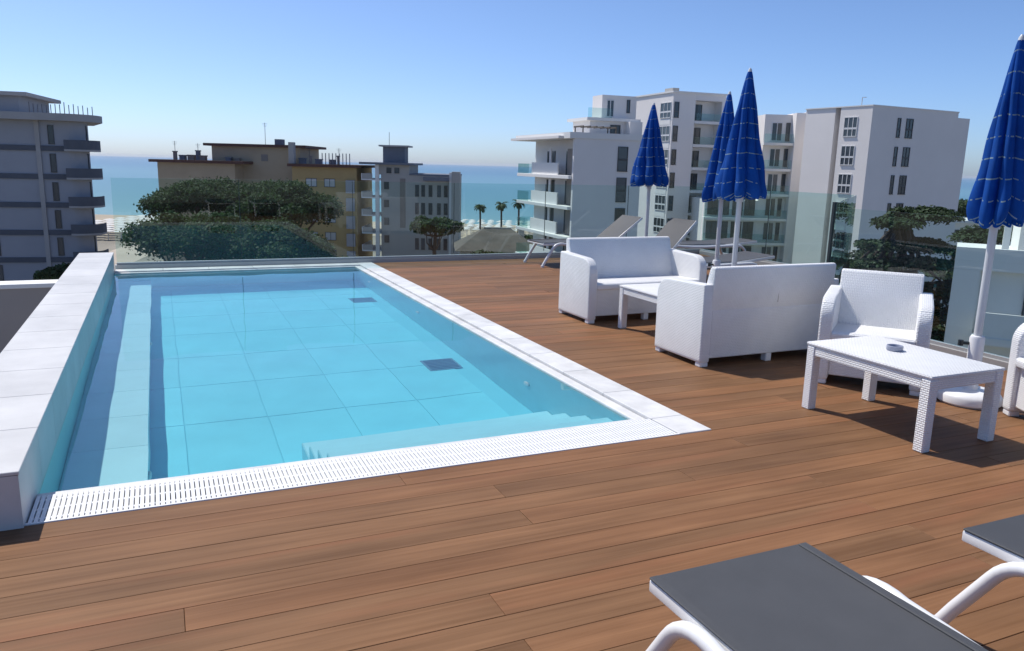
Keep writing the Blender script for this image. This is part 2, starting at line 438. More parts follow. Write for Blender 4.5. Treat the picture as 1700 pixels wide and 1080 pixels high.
# coping: right side
y = PY0+.0; ys = [PY0, PY0+.30]
while ys[-1] < PY1-.35: ys.append(ys[-1]+.60)
ys[-1] = PY1
for a, b in zip(ys[:-1], ys[1:]):
    MB().box(2.765, PX1, a+.0015, b-.0015, -.05, .006).build('coping_tile', M_cop, pool, bevel=.003, seg=1)
lip = MB(); lip.box(IX1-.004, 2.761, IY0-.062, IY1+.066, -.058, -.012)
lip.build('overflow_lip', M_cop, pool, bevel=.008)
MB().box(IX0, IX1-.005, IY0-.062, IY0+.004, -.059, -.013).build('overflow_lip', M_cop, pool, bevel=.008)
MB().box(IX0, IX1-.005, IY1-.004, IY1+.062, -.059, -.013).build('overflow_lip', M_cop, pool, bevel=.008)
xs = [IX0+.004]
while xs[-1] < 2.3: xs.append(xs[-1]+.60)
xs[-1] = 2.762
for a, b in zip(xs[:-1], xs[1:]):
    MB().box(a+.0015, b-.0015, IY1+.066, PY1-.001, -.05, .004).build('coping_tile', M_cop, pool, bevel=.003, seg=1)
# near side: gutter and grate modules
MB().box(IX0, 2.764, PY0+.003, IY0-.064, -.11, -.065).build('gutter', M_gutter, pool)
MB().box(IX0, 2.764, PY0+.002, PY0+.014, -.062, .004).build('gutter_frame', M_grate, pool)
gm = {}
x = IX0+.006; gy0, gy1 = PY0+.018, IY0-.066
while x < 2.74:
    wd = min(.50, 2.762-x); key = round(wd, 2)
    if key not in gm:
        g = MB(); n = int(wd/.021)
        for q in range(n):
            xx = .0022 + q*wd/n
            g.box(xx, xx+.0160, 0, gy1-gy0, -.03, .0)
        for yy in (.04, (gy1-gy0)/2-.008, gy1-gy0-.056): g.box(.001, wd-.001, yy, yy+.016, -.036, -.004)
        me = g.mesh('grate'); me.materials.append(M_grate); gm[key] = me
    o = link('grate', gm[key], None, pool); o.location = (x, gy0, .0)
    x += wd + .0003
# the water itself: one calm sheet, a millimetre of ripple
nxw, nyw = 80, 180
wt = MB(); x0, x1, y0, y1 = IX0-.004, IX1+.02, IY0-.02, IY1+.02
def ripple(x, y):
    return .0011*(math.sin(3.1*x+2.3*y) + math.sin(-4.3*x+3.7*y+1.3) + .7*math.sin(7.9*x+5.1*y+.4) + .6*math.sin(-2.2*x+9.3*y+2.1) + .35*math.sin(13.1*x-6.2*y) + .3*math.sin(5.4*x+14.7*y+.9))
for j in range(nyw+1):
    for i in range(nxw+1):
        x = x0+(x1-x0)*i/nxw; y = y0+(y1-y0)*j/nyw; wt.v.append((x, y, WL+RIP*ripple(x, y)))
wt.f = [(j*(nxw+1)+i, j*(nxw+1)+i+1, (j+1)*(nxw+1)+i+1, (j+1)*(nxw+1)+i) for j in range(nyw) for i in range(nxw)]
wo_ = tag(wt.build('pool_water', M_water, smooth='all'), kind='structure')
wo_.cycles.is_caustics_caster = True
# ------------------------------------------------------------------ furniture
def arc(cx, cy, r, a0, a1, n=8):
    return [(cx+r*math.cos(math.radians(a0+(a1-a0)*i/n)), cy+r*math.sin(math.radians(a0+(a1-a0)*i/n))) for i in range(n+1)]

def seat_unit(name, Wd, D, label, cat_, group, loc, rz):
    """woven plastic sofa or armchair, front towards local -y"""
    t = empty(name, (*loc, 0), rz, label, cat_, group)
    h2 = Wd/2; yf, yb = -D/2, D/2
    prof = [(yf+.005, .035), (yf+.005, .07), (yf, .50)] + arc(yf+.15, .505, .15, 180, 92, 8) + [(yb-.14, .668), (yb-.035, .672), (yb-.03, .07), (yb-.03, .035)]
    for s_ in (-1, 1):
        a, b = (h2-.095, h2) if s_ > 0 else (-h2, -h2+.095)
        arm = MB().prism(prof, a, b, 'yz').build('arm', M_weave, t, bevel=.016, seg=3, smooth=True)
        for yy in (yf+.012, yb-.105):
            MB().box(a+.008, b-.008, yy, yy+.07, 0, .036).build('foot', M_white, t, bevel=.006, seg=1)
    MB().box(-h2+.094, h2-.094, yf+.035, yf+.065, .07, .345).build('front_panel', M_weave, t, bevel=.006, seg=1)
    st = [(yf-.004, .362), (yf-.006, .392), (yf+.012, .408), (yb-.16, .392), (yb-.16, .345), (yf, .345)]
    MB().prism(st, -h2+.092, h2-.092, 'yz').build('seat', M_weave, t, bevel=.008, seg=2, smooth=True)
    # lower rear panel and leaning back
    MB().box(-h2+.090, h2-.090, yb-.065, yb-.032, .07, .46).build('rear_panel', M_weave, t, bevel=.006, seg=1)
    bk = [(yb-.205, .36), (yb-.085, .79), (yb-.070, .808), (yb-.030, .810), (yb-.012, .795), (yb-.035, .462), (yb-.07, .40), (yb-.11, .36)]
    MB().prism(bk, -h2+.075, h2-.075, 'yz').build('backrest', M_weaveR, t, bevel=.012, seg=3, smooth=True)
    if Wd > 1.0:
        MB().tube([(-.04, yb-.0235, .72), (-.04, yb-.0335, .50)], .0035, 6).build('back_line', M_plaster, t)  # thin grey vertical line on the rear of the backrest
        MB().box(-.03, .03, yb-.10, yb-.035, 0, .072).build('foot', M_white, t, bevel=.006, seg=1)
        MB().box(-.03, .03, yf+.04, yf+.10, 0, .072).build('foot', M_white, t, bevel=.006, seg=1)
    return t

g_s = 'white woven sofas'
seat_unit('sofa', 1.44, .69, 'white woven two-seat sofa with its seat towards the camera', 'sofa', g_s, (4.60, 7.085), 0)
seat_unit('sofa', 1.42, .68, 'white woven two-seat sofa seen from behind', 'sofa', g_s, (4.585, 5.23), math.pi)
g_a = 'white woven armchairs'
seat_unit('armchair', .74, .68, 'white woven armchair behind the coffee table with the ashtray', 'armchair', g_a, (4.93, 4.20), -math.radians(51))
seat_unit('armchair', .74, .68, 'white woven armchair cut off by the right edge, beside umbrella stand', 'armchair', g_a, (5.225, 2.78), -math.radians(118))

def table(label, loc, rz, wx, wy, hh):
    t = empty('coffee_table', (*loc, 0), rz, label, 'table', 'white woven coffee tables')
    a, b = wx/2, wy/2; lg = .066
    MB().box(-a, a, -b, b, hh-.022, hh).build('table_top', M_weave, t, bevel=.007, seg=2, smooth=True)
    for sx in (-1, 1):
        for sy in (-1, 1):
            x0, x1 = sorted((sx*(a-.003), sx*(a-.003-lg))); y0, y1 = sorted((sy*(b-.003), sy*(b-.003-lg)))
            MB().box(x0, x1, y0, y1, 0, hh-.0225).build('leg', M_weave, t, bevel=.006, seg=1)
    for sx in (-1, 1):
        x0, x1 = sorted((sx*(a-.008), sx*(a-.030)))
        MB().box(x0, x1, -b+.070, b-.070, hh-.085, hh-.0225).build('apron', M_weave, t, bevel=.003, seg=1)
    for sy in (-1, 1):
        y0, y1 = sorted((sy*(b-.008), sy*(b-.030)))
        MB().box(-a+.070, a-.070, y0, y1, hh-.085, hh-.0225).build('apron', M_weave, t, bevel=.003, seg=1)
    return t
table('white woven coffee table standing between the two sofas', (4.385, 6.05), 0, .60, .93, .43)
table('white woven coffee table with a small round ashtray on it', (4.195, 3.36), 0, .625, .94, .455)
ash = MB().lathe([(.0, .0), (.046, .0), (.050, .006), (.050, .030), (.046, .033), (.040, .030), (.036, .012), (.0, .010)], 28)
o = ash.build('ashtray', M_ash, smooth=True); o.location = (4.235, 3.44, .4555)
tag(o, 'small round grey ashtray on white coffee table', 'ashtray')

# ------------------------------------------------------------------ closed umbrellas
def canopy_mat():
    m = mat('blue_striped_canvas', (.006, .092, .42), .8, spec=.25, var=.2, vscale=7)
    N = m.node_tree.nodes; L = m.node_tree.links; b = N['Principled BSDF']
    prev = b.inputs['Base Color'].links[0].from_socket
    uv = N.new('ShaderNodeTexCoord'); sp = N.new('ShaderNodeSeparateXYZ'); L.new(uv.outputs['UV'], sp.inputs[0])
    def mth(op, a, bb=None):
        n = N.new('ShaderNodeMath'); n.operation = op
        for i, v in enumerate((a, bb)):
            if v is None: continue
            if isinstance(v, (int, float)): n.inputs[i].default_value = v
            else: L.new(v, n.inputs[i])
        return n.outputs[0]
    ph = mth('FRACT', mth('MULTIPLY', sp.outputs['Y'], 8.6))
    line = mth('LESS_THAN', mth('ABSOLUTE', mth('SUBTRACT', ph, .5)), .032)
    no = N.new('ShaderNodeTexNoise'); no.inputs['Scale'].default_value = 1.0; no.inputs['Detail'].default_value = 1
    cb = N.new('ShaderNodeCombineXYZ'); L.new(mth('MULTIPLY', sp.outputs['X'], 38), cb.inputs[0]); L.new(mth('MULTIPLY', mth('FLOOR', mth('MULTIPLY', sp.outputs['Y'], 8.6)), 7.3), cb.inputs[1])
    L.new(cb.outputs[0], no.inputs['Vector'])
    dash = mth('GREATER_THAN', no.outputs['Fac'], .47)
    fac = mth('MULTIPLY', line, dash)
    mx = N.new('ShaderNodeMix'); mx.data_type = 'RGBA'; L.new(fac, mx.inputs[0]); L.new(prev, mx.inputs[6]); mx.inputs[7].default_value = (.30, .42, .44, 1)
    tr = N.new('ShaderNodeBsdfTranslucent'); L.new(mx.outputs[2], tr.inputs[0]); L.new(mx.outputs[2], b.inputs['Base Color'])
    ms = N.new('ShaderNodeMixShader'); ms.inputs[0].default_value = .38
    L.new(b.outputs[0], ms.inputs[1]); L.new(tr.outputs[0], ms.inputs[2]); L.new(ms.outputs[0], N['Material Output'].inputs['Surface'])
    return m
M_canvas = canopy_mat()
def canopy(seed, Lc, Rb):
    """furled canvas: eight cloths lapped round the pole, uneven folds and hem"""
    r_ = random.Random(seed); nth, nr = 160, 44
    b = MB(); b.uv = []
    ph = [r_.uniform(0, 6.28) for _ in range(8)]; nf = 8
    amp = [r_.uniform(.6, 1.4) for _ in range(nf)]; off = [r_.uniform(-.16, .16) for _ in range(nf)]; hem = [r_.uniform(-.045, .03) for _ in range(nf)]
    for j in range(nr+1):
        t = j/nr
        env = .020 + (Rb-.020)*(.25*t**.6 + .75*t**1.05)
        if t > .9: env *= 1-.14*((t-.9)/.1)**2
        for i in range(nth+1):
            th = 2*math.pi*i/nth
            tw = th + .30*math.sin(1.9*t+ph[0]) + .10*math.sin(2*th+ph[1]+2*t)
            q = (tw/(2*math.pi)*nf) % nf; k = int(q); fr = q-k; k2 = (k+1) % nf
            sm = fr*fr*(3-2*fr); am = amp[k]*(1-sm)+amp[k2]*sm
            fr = min(1, max(0, fr+off[k]*math.sin(math.pi*fr)))
            lap = math.sin(math.pi*fr)**.6                      # one rounded cloth, sharp valley between
            g = min(1, t*3.0)
            r = env*(1 - .46*am*g*(1-lap) + .10*am*g + .05*math.sin(th+ph[2])*t + .03*math.sin(7*th+11*t+ph[3])*t + .025*math.sin(17*t+3*th+ph[6]))
            hz = hem[k]*(1-sm)+hem[k2]*sm
            z = -Lc*t + (hz + .045*(1-lap))*max(0, (t-.7)/.3)**1.5
            b.v.append((r*math.cos(th), r*math.sin(th), z)); b.uv.append((i/nth, t + .010*(1-lap)*g + .006*math.sin(2*th+ph[5])))
    n1 = nth+1
    b.f = [(j*n1+i, (j+1)*n1+i, (j+1)*n1+i+1, j*n1+i+1) for j in range(nr) for i in range(nth)]
    return b
def umbrella(label, loc, H, seed, Lc=1.22, Rb=.275, base=True, rz=0.0):
    t = empty('closed_umbrella', (*loc, 0), rz, label, 'umbrella', 'closed blue umbrellas')
    MB().tube([(0, 0, .02), (0, 0, H*.52)], .026, 16).build('lower_pole', M_pole, t, smooth=True)
    MB().tube([(0, 0, H*.515), (0, 0, H-.01)], [.022, .014], 16).build('upper_pole', M_pole, t, smooth=True)
    kn = MB().tube([(0, 0, H*.50), (0, 0, H*.535)], .038, 14); kn.tube([(0, 0, H*.517), (.07, 0, H*.517)], .010, 8)
    kn.build('clamp_knob', M_pole, t, smooth=True)
    MB().tube([(0, 0, H-.02), (0, 0, H+.012), (0, 0, H+.03)], [.022, .018, .006], 12).build('finial', M_pole, t, smooth=True)
    c = canopy(seed, Lc, Rb).build('canopy', M_canvas, t, smooth='all'); c.location = (0, 0, H-.005)
    # tie strap low on the canopy
    s_ = MB().tube([(.86*Rb*math.cos(a), .86*Rb*math.sin(a), .0) for a in [i*.05-.6 for i in range(9)]], .012, 6)
    o_ = s_.build('strap', M_canvas, c, smooth=True); o_.location = (0, 0, -Lc*.90)
    if base:
        MB().lathe([(.0, .0), (.190, .0), (.205, .015), (.205, .055), (.19, .078), (.15, .092), (.06, .10), (.0, .10)], 40).build('base', M_white, t, smooth=True)
        MB().lathe([(.034, .098), (.048, .10), (.048, .46), (.042, .475), (.022, .478)], 24).build('sleeve', M_white, t, smooth=True)
        k = MB().tube([(0, .045, .42), (0, .10, .42)], .012, 8); k.tube([(0, .10, .40), (0, .10, .44)], .018, 8); k.build('locking_screw', M_gasket, t)
    return t
umbrella('tallest closed blue umbrella between the sofas and the glass', (5.30, 6.30), 2.50, 3, Rb=.245, rz=.4)
umbrella('closed blue umbrella partly hidden behind the tallest one', (6.22, 7.72), 2.44, 5, Rb=.235, rz=1.5)
umbrella('closed blue umbrella rising behind the sofa that faces the camera', (6.90, 10.30), 2.50, 8, Lc=1.20, Rb=.285, rz=2.1)
umbrella('closed blue umbrella on round white base at the right edge', (5.125, 3.515), 2.425, 12, Lc=1.17, Rb=.170, rz=.9)

# ------------------------------------------------------------------ sun loungers
def bezier(p0, p1, p2, n=7):
    return [((1-t)**2*p0[0]+2*t*(1-t)*p1[0]+t*t*p2[0], (1-t)**2*p0[1]+2*t*(1-t)*p1[1]+t*t*p2[1], (1-t)**2*p0[2]+2*t*(1-t)*p1[2]+t*t*p2[2]) for t in [i/n for i in range(n+1)]]
def lounger(label, loc, rz, back=0.0):
    """flat end towards local +y, backrest end at -y"""
    t = empty('sun_lounger', (*loc, 0), rz, label, 'sun lounger', 'white framed sun loungers with charcoal slings')
    hw = .285; L2 = .95; z = .36; yb = -.30
    n = 14
    def sling(y0, y1, nm, par, sag=.012):
        b = MB(); b.uv = []
        for j in range(n+1):
            for i in range(9):
                u = -1+2*i/8; b.v.append((u*(hw+.004), y0+(y1-y0)*j/n, -sag*(1-u*u)*(1-abs(2*j/n-1)**6))); b.uv.append((u, j/n))
        b.f = [(j*9+i, j*9+i+1, (j+1)*9+i+1, (j+1)*9+i) for j in range(n) for i in range(8)]
        m_ = len(b.v); b.v += [(x, y, q-.004) for x, y, q in b.v]; b.uv += b.uv[:m_]; b.f += [tuple(m_+k for k in f[::-1]) for f in b.f]
        return b.build(nm, M_sling, par, smooth=True)
    o = sling(yb, L2, 'seat_sling', t); o.location.z = z+.016
    for s_ in (-1, 1):
        MB().box(s_*hw-.013, s_*hw+.013, yb, L2, z-.028, z+.011).build('side_rail', M_lframe, t, bevel=.006, seg=2, smooth=True)
        MB().box(s_*hw-.016, s_*hw+.016, yb+.01, L2-.003, z+.0125, z+.021).build('sling_hem', M_sling, t, bevel=.003, seg=1)
        x = s_*(hw+.040)
        path = [(x, L2+.02, .015)] + [(x, L2-.03, .10)] + bezier((x, L2-.14, .27), (x, L2-.21, .385), (x, L2-.36, .350), 8) + [(x, L2-.6, .336), (x, .1, .332), (x, -.45, .345)] + bezier((x, -.55, .345), (x, -.66, .335), (x, -.72, .20), 6) + [(x, -.80, .015)]
        MB().tube(path, .0235, 14).build('leg_frame', M_lframe, t, smooth=True)
        for yy in (L2+.02, -.80):
            MB().tube([(x, yy, 0), (x, yy, .03)], .027, 12).build('foot_cap', M_white, t, smooth=True)
        for yy in (L2-.40, -.25):
            MB().tube([(s_*(hw-.0), yy, .340), (x, yy, .340)], .010, 8).build('bracket', M_lframe, t, smooth=True)
    for yy in (L2-.012, .1):
        MB().tube([(-hw, yy, z-.012), (hw, yy, z-.012)], .012, 10).build('cross_bar', M_lframe, t, smooth=True)
    bk = bpy.data.objects.new('backrest', None)
    be = sling(-.66, 0, 'backrest', t); be.location = (0, yb, z+.016); be.rotation_euler = (-back, 0, 0)
    for s_ in (-1, 1):
        MB().box(s_*hw-.013, s_*hw+.013, -.665, -.004, -.044, -.005).build('back_rail', M_lframe, be, bevel=.006, seg=2, smooth=True)
    MB().tube([(-hw, -.655, -.025), (hw, -.655, -.025)], .014, 10).build('head_bar', M_lframe, be, smooth=True)
    return t
lounger('charcoal sun lounger with white frame in the near foreground, left of two', (1.548, .795), 0)
lounger('charcoal sun lounger with white frame at the bottom right corner', (2.735, .675), 0)
lounger('sun lounger with raised back farthest away by the glass railing', (6.40, 11.25), math.pi/2, math.radians(37))
lounger('sun lounger with raised dark back just behind the front-facing sofa', (6.18, 9.43), math.pi/2, math.radians(46))
lounger('flat sun lounger behind the sofas beside the far umbrella pole', (8.15, 10.6), math.pi/2, math.radians(4))
lounger('flat sun lounger beyond the sofa that is seen from behind', (6.62, 8.50), math.pi/2, math.radians(6))
# ------------------------------------------------------------------ the town and the sea
GZ = -18.0                                   # street level below the roof
GA = math.radians(-24.29)                    # the town's grid: local x to the right, y out to sea
FWv = Vector((.4114, .9114)); RTv = Vector((.9114, -.4114))
def town(u, v): p = RTv*u + FWv*v; return (p.x, p.y)
def at_town(o, u, v, ang=0, z=0):
    o.location = (*town(u, v), z); o.rotation_euler = (0, 0, GA + math.radians(ang)); return o
def broot(name, u, v, ang, label, cat_='building', group=None):
    x, y = town(u, v); return empty(name, (x, y, GZ), GA+math.radians(ang), label, cat_, group)
def bx(name, m, par, x0, x1, y0, y1, z0, z1, bevel=0):       # z given as height relative to the terrace
    return MB().box(x0, x1, y0, y1, z0-GZ, z1-GZ).build(name, m, par, bevel=bevel, seg=1)
def ribbon(path, th, z0, z1):
    pts = [Vector(p) for p in path]; o = []
    for i, p in enumerate(pts):
        d = (pts[min(i+1, len(pts)-1)] - pts[max(i-1, 0)]).normalized(); o.append(p + Vector((-d.y, d.x))*th)
    return MB().prism([tuple(p) for p in pts] + [tuple(p) for p in o[::-1]], z0, z1)

M_pane = mat('window_glass', (.045, .06, .075), .12, spec=.6, objrand=.5)
M_paneb = mat('window_blind', (.50, .52, .54), .6, objrand=.15)
M_wframe = mat('window_frame_white', (.68, .68, .68), .5)
M_dframe = mat('window_frame_dark', (.05, .055, .06), .5)
M_shut = mat('shutter_taupe', (.23, .205, .185), .7, var=.08)
M_b1 = mat('grey_render', (.35, .36, .40), .9, var=.06, vscale=.25)
M_b1d = mat('dark_band', (.10, .11, .135), .85, var=.1, vscale=.4)
M_b1s = mat('roof_slab', (.40, .385, .38), .85, var=.1, vscale=.4)
M_b2 = mat('ochre_render', (.43, .31, .14), .9, var=.08, vscale=.3)
M_b2b = mat('beige_render', (.43, .35, .245), .9, var=.08, vscale=.3)
M_b2r = mat('brown_roof_edge', (.10, .045, .035), .8)
M_b3 = mat('stone_grey_render', (.40, .39, .37), .9, var=.08, vscale=.3)
M_b3d = mat('slate_grey', (.15, .17, .21), .8, var=.08)
M_hot = mat('warm_white_render', (.80, .76, .73), .85, var=.05, vscale=.2)
M_hot2 = mat('pale_grey_render', (.74, .715, .70), .85, var=.05, vscale=.2)
M_slab = mat('white_slab', (.74, .73, .71), .7)
M_rooft = mat('weathered_tiles', (.105, .09, .078), .9, var=.35, vscale=.7)
M_asph = mat('asphalt', (.15, .15, .15), .9, var=.2, vscale=.1)
M_ground = mat('town_ground', (.22, .20, .16), .95, var=.3, vscale=.05)
M_sand = mat('sand', (.37, .31, .23), .95, var=.12, vscale=.05)
M_pave = mat('pale_paving', (.40, .34, .27), .9, var=.15, vscale=.1)
M_bark = mat('bark', (.09, .06, .045), .95, var=.25, vscale=3)
M_leafA = mat('pine_foliage', (.046, .082, .033), .7, spec=.2, island=.45, var=.35, vscale=.25, transl=.35)
M_leafB = mat('broadleaf_foliage', (.042, .078, .026), .65, spec=.25, island=.45, var=.35, vscale=.3, transl=.3)
M_leafC = mat('cedar_foliage', (.036, .062, .028), .7, spec=.2, island=.5, var=.3, vscale=.4, transl=.2)
M_wparasol = mat('white_parasol', (.78, .77, .74), .8, transl=.25)
M_bglass = glass_mat('balcony_glass', (.80, .90, .89))

# ---- sea, ground, beach
def sea_mat():
    m = bpy.data.materials.new('sea_water'); m.use_nodes = True
    N = m.node_tree.nodes; L = m.node_tree.links; b = N['Principled BSDF']
    b.inputs['Roughness'].default_value = .35; b.inputs['Specular IOR Level'].default_value = .22
    tc = N.new('ShaderNodeTexCoord'); mp = N.new('ShaderNodeMapping'); mp.inputs['Scale'].default_value = (.0012, .0075, 1); L.new(tc.outputs['Object'], mp.inputs[0])
    no = N.new('ShaderNodeTexNoise'); no.inputs['Scale'].default_value = 1; no.inputs['Detail'].default_value = 5; L.new(mp.outputs[0], no.inputs['Vector'])
    sp = N.new('ShaderNodeSeparateXYZ'); L.new(tc.outputs['Object'], sp.inputs[0])
    # depth: log of the distance from the shore, broken by bars and currents
    lg = N.new('ShaderNodeMath'); lg.operation = 'LOGARITHM'; lg.inputs[1].default_value = 10
    ad = N.new('ShaderNodeMath'); ad.operation = 'MAXIMUM'; ad.inputs[1].default_value = 5; L.new(sp.outputs['Y'], ad.inputs[0]); L.new(ad.outputs[0], lg.inputs[0])
    ma = N.new('ShaderNodeMath'); ma.operation = 'MULTIPLY_ADD'; ma.inputs[1].default_value = .55; L.new(no.outputs['Fac'], ma.inputs[0]); L.new(lg.outputs[0], ma.inputs[2])
    mr = N.new('ShaderNodeMapRange'); mr.inputs[1].default_value = 1.5; mr.inputs[2].default_value = 4.2; L.new(ma.outputs[0], mr.inputs[0])
    rp = N.new('ShaderNodeValToRGB'); e = rp.color_ramp.elements
    e[0].position = 0; e[0].color = (.15, .28, .285, 1); e[1].position = 1; e[1].color = (.075, .185, .30, 1)
    for p, c in ((.30, (.095, .225, .255)), (.5, (.08, .205, .265)), (.62, (.11, .245, .31)), (.72, (.075, .19, .285))):
        k = e.new(p); k.color = (*c, 1)
    L.new(mr.outputs[0], rp.inputs[0]); L.new(rp.outputs[0], b.inputs['Base Color'])
    n2 = N.new('ShaderNodeTexNoise'); n2.inputs['Scale'].default_value = .35; n2.inputs['Detail'].default_value = 4; L.new(tc.outputs['Object'], n2.inputs['Vector'])
    bp = N.new('ShaderNodeBump'); bp.inputs['Strength'].default_value = .6; bp.inputs['Distance'].default_value = .5; L.new(n2.outputs['Fac'], bp.inputs['Height']); L.new(bp.outputs[0], b.inputs['Normal'])
    return m
sea = MB().add([(-16000, -8, 0), (16000, -8, 0), (16000, 16500, 0), (-16000, 16500, 0)], [(0, 1, 2, 3)])
o = tag(sea.build('sea', sea_mat()), kind='structure'); at_town(o, 0, 268, 0, GZ-.25)
gr = MB().add([(-3000, -1500, 0), (3000, -1500, 0), (3000, 214, 0), (-3000, 214, 0)], [(0, 1, 2, 3)])
o = tag(gr.build('ground', M_ground), kind='structure'); at_town(o, 0, 0, 0, GZ-.01)
bch = MB().add([(-3000, 0, .006), (3000, 0, .006), (3000, 48, 0), (-3000, 48, 0), (3000, 64, -.6), (-3000, 64, -.6)], [(0, 1, 2, 3), (3, 2, 4, 5)])
o = tag(bch.build('beach', M_sand), kind='structure'); at_town(o, 0, 212, 0, GZ)
rd = MB().add([(-4.5, 0, 0), (4.5, 0, 0), (4.5, 150, 0), (-4.5, 150, 0)], [(0, 1, 2, 3)])
o = tag(rd.build('beach_road', M_pave), kind='structure'); at_town(o, -66, 100, 12, GZ+.012)
rd = MB().add([(-120, 0, 0), (140, 0, 0), (140, 9, 0), (-120, 9, 0)], [(0, 1, 2, 3)])
o = tag(rd.build('cross_street', M_asph), kind='structure'); at_town(o, 0, 104, 0, GZ+.006)
rd = MB().add([(-30, 0, 0), (34, 0, 0), (34, 22, 0), (-30, 22, 0)], [(0, 1, 2, 3)])
o = tag(rd.build('sandy_square', M_pave), kind='structure'); at_town(o, 62, 116, 0, GZ+.012)

# ---- windows
_wc = {}
def window(par, face, x, z, w, h, style='white', mull=1, lower=0.0):
    """face = (x, y, rotation) of the wall plane in the building's own frame; x along it; z of the centre"""
    key = (w, h, style, mull, lower)
    if key not in _wc:
        f = MB(); t = .07; d0, d1 = -.07, .02
        f.box(-w/2, w/2, d0, d1, h/2-t, h/2); f.box(-w/2, w/2, d0-.05, d1, -h/2, -h/2+t)
        f.box(-w/2, -w/2+t, d0, d1, -h/2+t, h/2-t); f.box(w/2-t, w/2, d0, d1, -h/2+t, h/2-t)
        for q in range(mull):
            xx = -w/2 + w*(q+1)/(mull+1); f.box(xx-.04, xx+.04, d0+.01, d1, -h/2+t, h/2-t)
        if lower: f.box(-w/2+t, w/2-t, d0+.012, d1, -h/2+h*lower-.10, -h/2+h*lower+.10)
        fm = f.mesh('window'); fm.materials.append({'white': M_wframe, 'dark': M_dframe, 'blind': M_dframe}[style])
        pm = MB().box(-w/2+t, w/2-t, -.02, .015, -h/2+t, h/2-t).mesh('pane'); pm.materials.append(M_paneb if style == 'blind' else M_pane)
        _wc[key] = (fm, pm)
    fm, pm = _wc[key]
    fx, fy, rot = face
    o = link('window', fm, None, par); o.location = (fx + x*math.cos(rot), fy + x*math.sin(rot), z-GZ); o.rotation_euler = (0, 0, rot)
    link('pane', pm, None, o)
    return o
FR = (0, 0, 0)

# ---- grey apartment block on the left
b = broot('apartment_block', -47.9, 87, 15, 'dark grey apartment block with rounded balconies at the left edge')
bx('wall', M_b1, b, -42, -1.8, .0, 12, GZ, 5.0)
bx('wall', M_b1, b, -1.799, -.6, .0, 3.5, GZ, 4.999)
cur = [(-.6, .002)] + [(-.6+1.5*math.sin(math.radians(a)), 1.5-1.5*math.cos(math.radians(a))) for a in range(10, 91, 10)] + [(.9, 2.0), (-1.75, 12), (-1.8, 12)]
MB().prism(cur, 0, 5.0-GZ-.001).build('corner_wall', M_b1, b, smooth=True)
for k, zc in enumerate((2.1, -.9, -3.95, -6.95, -9.95, -12.95, -15.95)):
    MB().box(-42, -.96, -.16, .05, zc-.28-GZ, zc+.28-GZ).build('floor_band', M_b1d, b)
    pth = [(-.9, -.95), (-.2, -1.05)] + [(-.2+2.2*math.sin(math.radians(a)), 1.15-2.2*math.cos(math.radians(a))) for a in range(10, 91, 10)] + [(2.0, 2.2)]
    sl = MB().prism(pth + [(.85, 2.2), (.85, 1.6), (-.6, -.0), (-.9, -.0)], zc-.26-GZ, zc-.06-GZ).build('balcony_slab', M_b1s, b)
    ribbon(pth, .10, zc-.058-GZ, zc+.95-GZ).build('balcony_parapet', M_b1d, b, smooth=True)
    for xx in (-2.3, -9.0, -15.0):
        window(b, FR, xx, zc+1.45, .6 if xx > -5 else 1.6, 2.0, 'dark', 0)
    window(b, (.2, .55, .75), .2, zc+1.5, 1.6, 2.0, 'dark')
for xx in (-3.6, -11.5):
    bx('pilaster', M_b1s, b, xx-.22, xx+.22, -.20, -.001, GZ, 5.0)
rs = [(-42, -1.2), (-1.2, -1.4)] + [(-1.2+3.4*math.sin(math.radians(a)), 2.0-3.4*math.cos(math.radians(a))) for a in range(10, 91, 10)] + [(2.2, 3.0), (-1.0, 13), (-42, 13)]
MB().prism(rs, 5.002-GZ, 5.75-GZ).build('roof_slab', M_b1s, b, smooth=True)
bx('penthouse', M_b1, b, -20, -6.0, 3.0, 14, 5.752, 7.6)
bx('penthouse_roof', M_b1s, b, -21, -4.9, 2.0, 15, 7.602, 8.0)
for i in range(15):
    x = -4.4 + i*.40
    MB().tube([(x, .9+.012*i*i, 5.752-GZ), (x, .9+.012*i*i, 5.752-GZ+random.uniform(.9, 1.45))], .045, 5).build('roof_post', M_b1d, b)

# ---- ochre building behind the pines
b = broot('ochre_building', -45, 130, 0, 'ochre house with brown flat roofs and aerials behind the pines')
bx('wall', M_b2, b, 8.5, 19.0, 0, 14, GZ, .5); bx('roof_edge', M_b2r, b, 7.9, 19.7, -.7, 14.5, .502, .95)
bx('upper_wall', M_b2b, b, -5.6, 9.0, 3, 16, GZ, 3.5); bx('upper_roof_edge', M_b2r, b, -6.7, 10.2, 2.2, 16.8, 3.502, 3.92)
bx('side_wall', M_b2b, b, -13.0, -.5, -1, 12, GZ, .65); bx('side_roof_edge', M_b2r, b, -14.0, 1.2, -1.9, 12.6, .652, 1.1)
bx('chimney_stack', M_b3, b, 7.9, 8.75, .3, 1.5, .952, 4.35)
bx('roof_tank', M_b3d, b, 4.0, 5.3, 6, 7.5, 3.922, 4.9)
bx('hatch', M_shut, b, 2.6, 3.7, 2.93, 2.999, 1.2, 2.3)
for k in range(5):
    for xx in (11.6, 14.6): window(b, FR, xx, -2.0-2.9*k, 1.8, 1.35, 'blind' if (k+int(xx)) % 3 else 'dark')
    MB().box(17.3, 18.7, -.5, -.01, -3.6-2.9*k-GZ, -1.5-2.9*k-GZ).build('balcony_screen', M_b1, b, bevel=.02, seg=1)
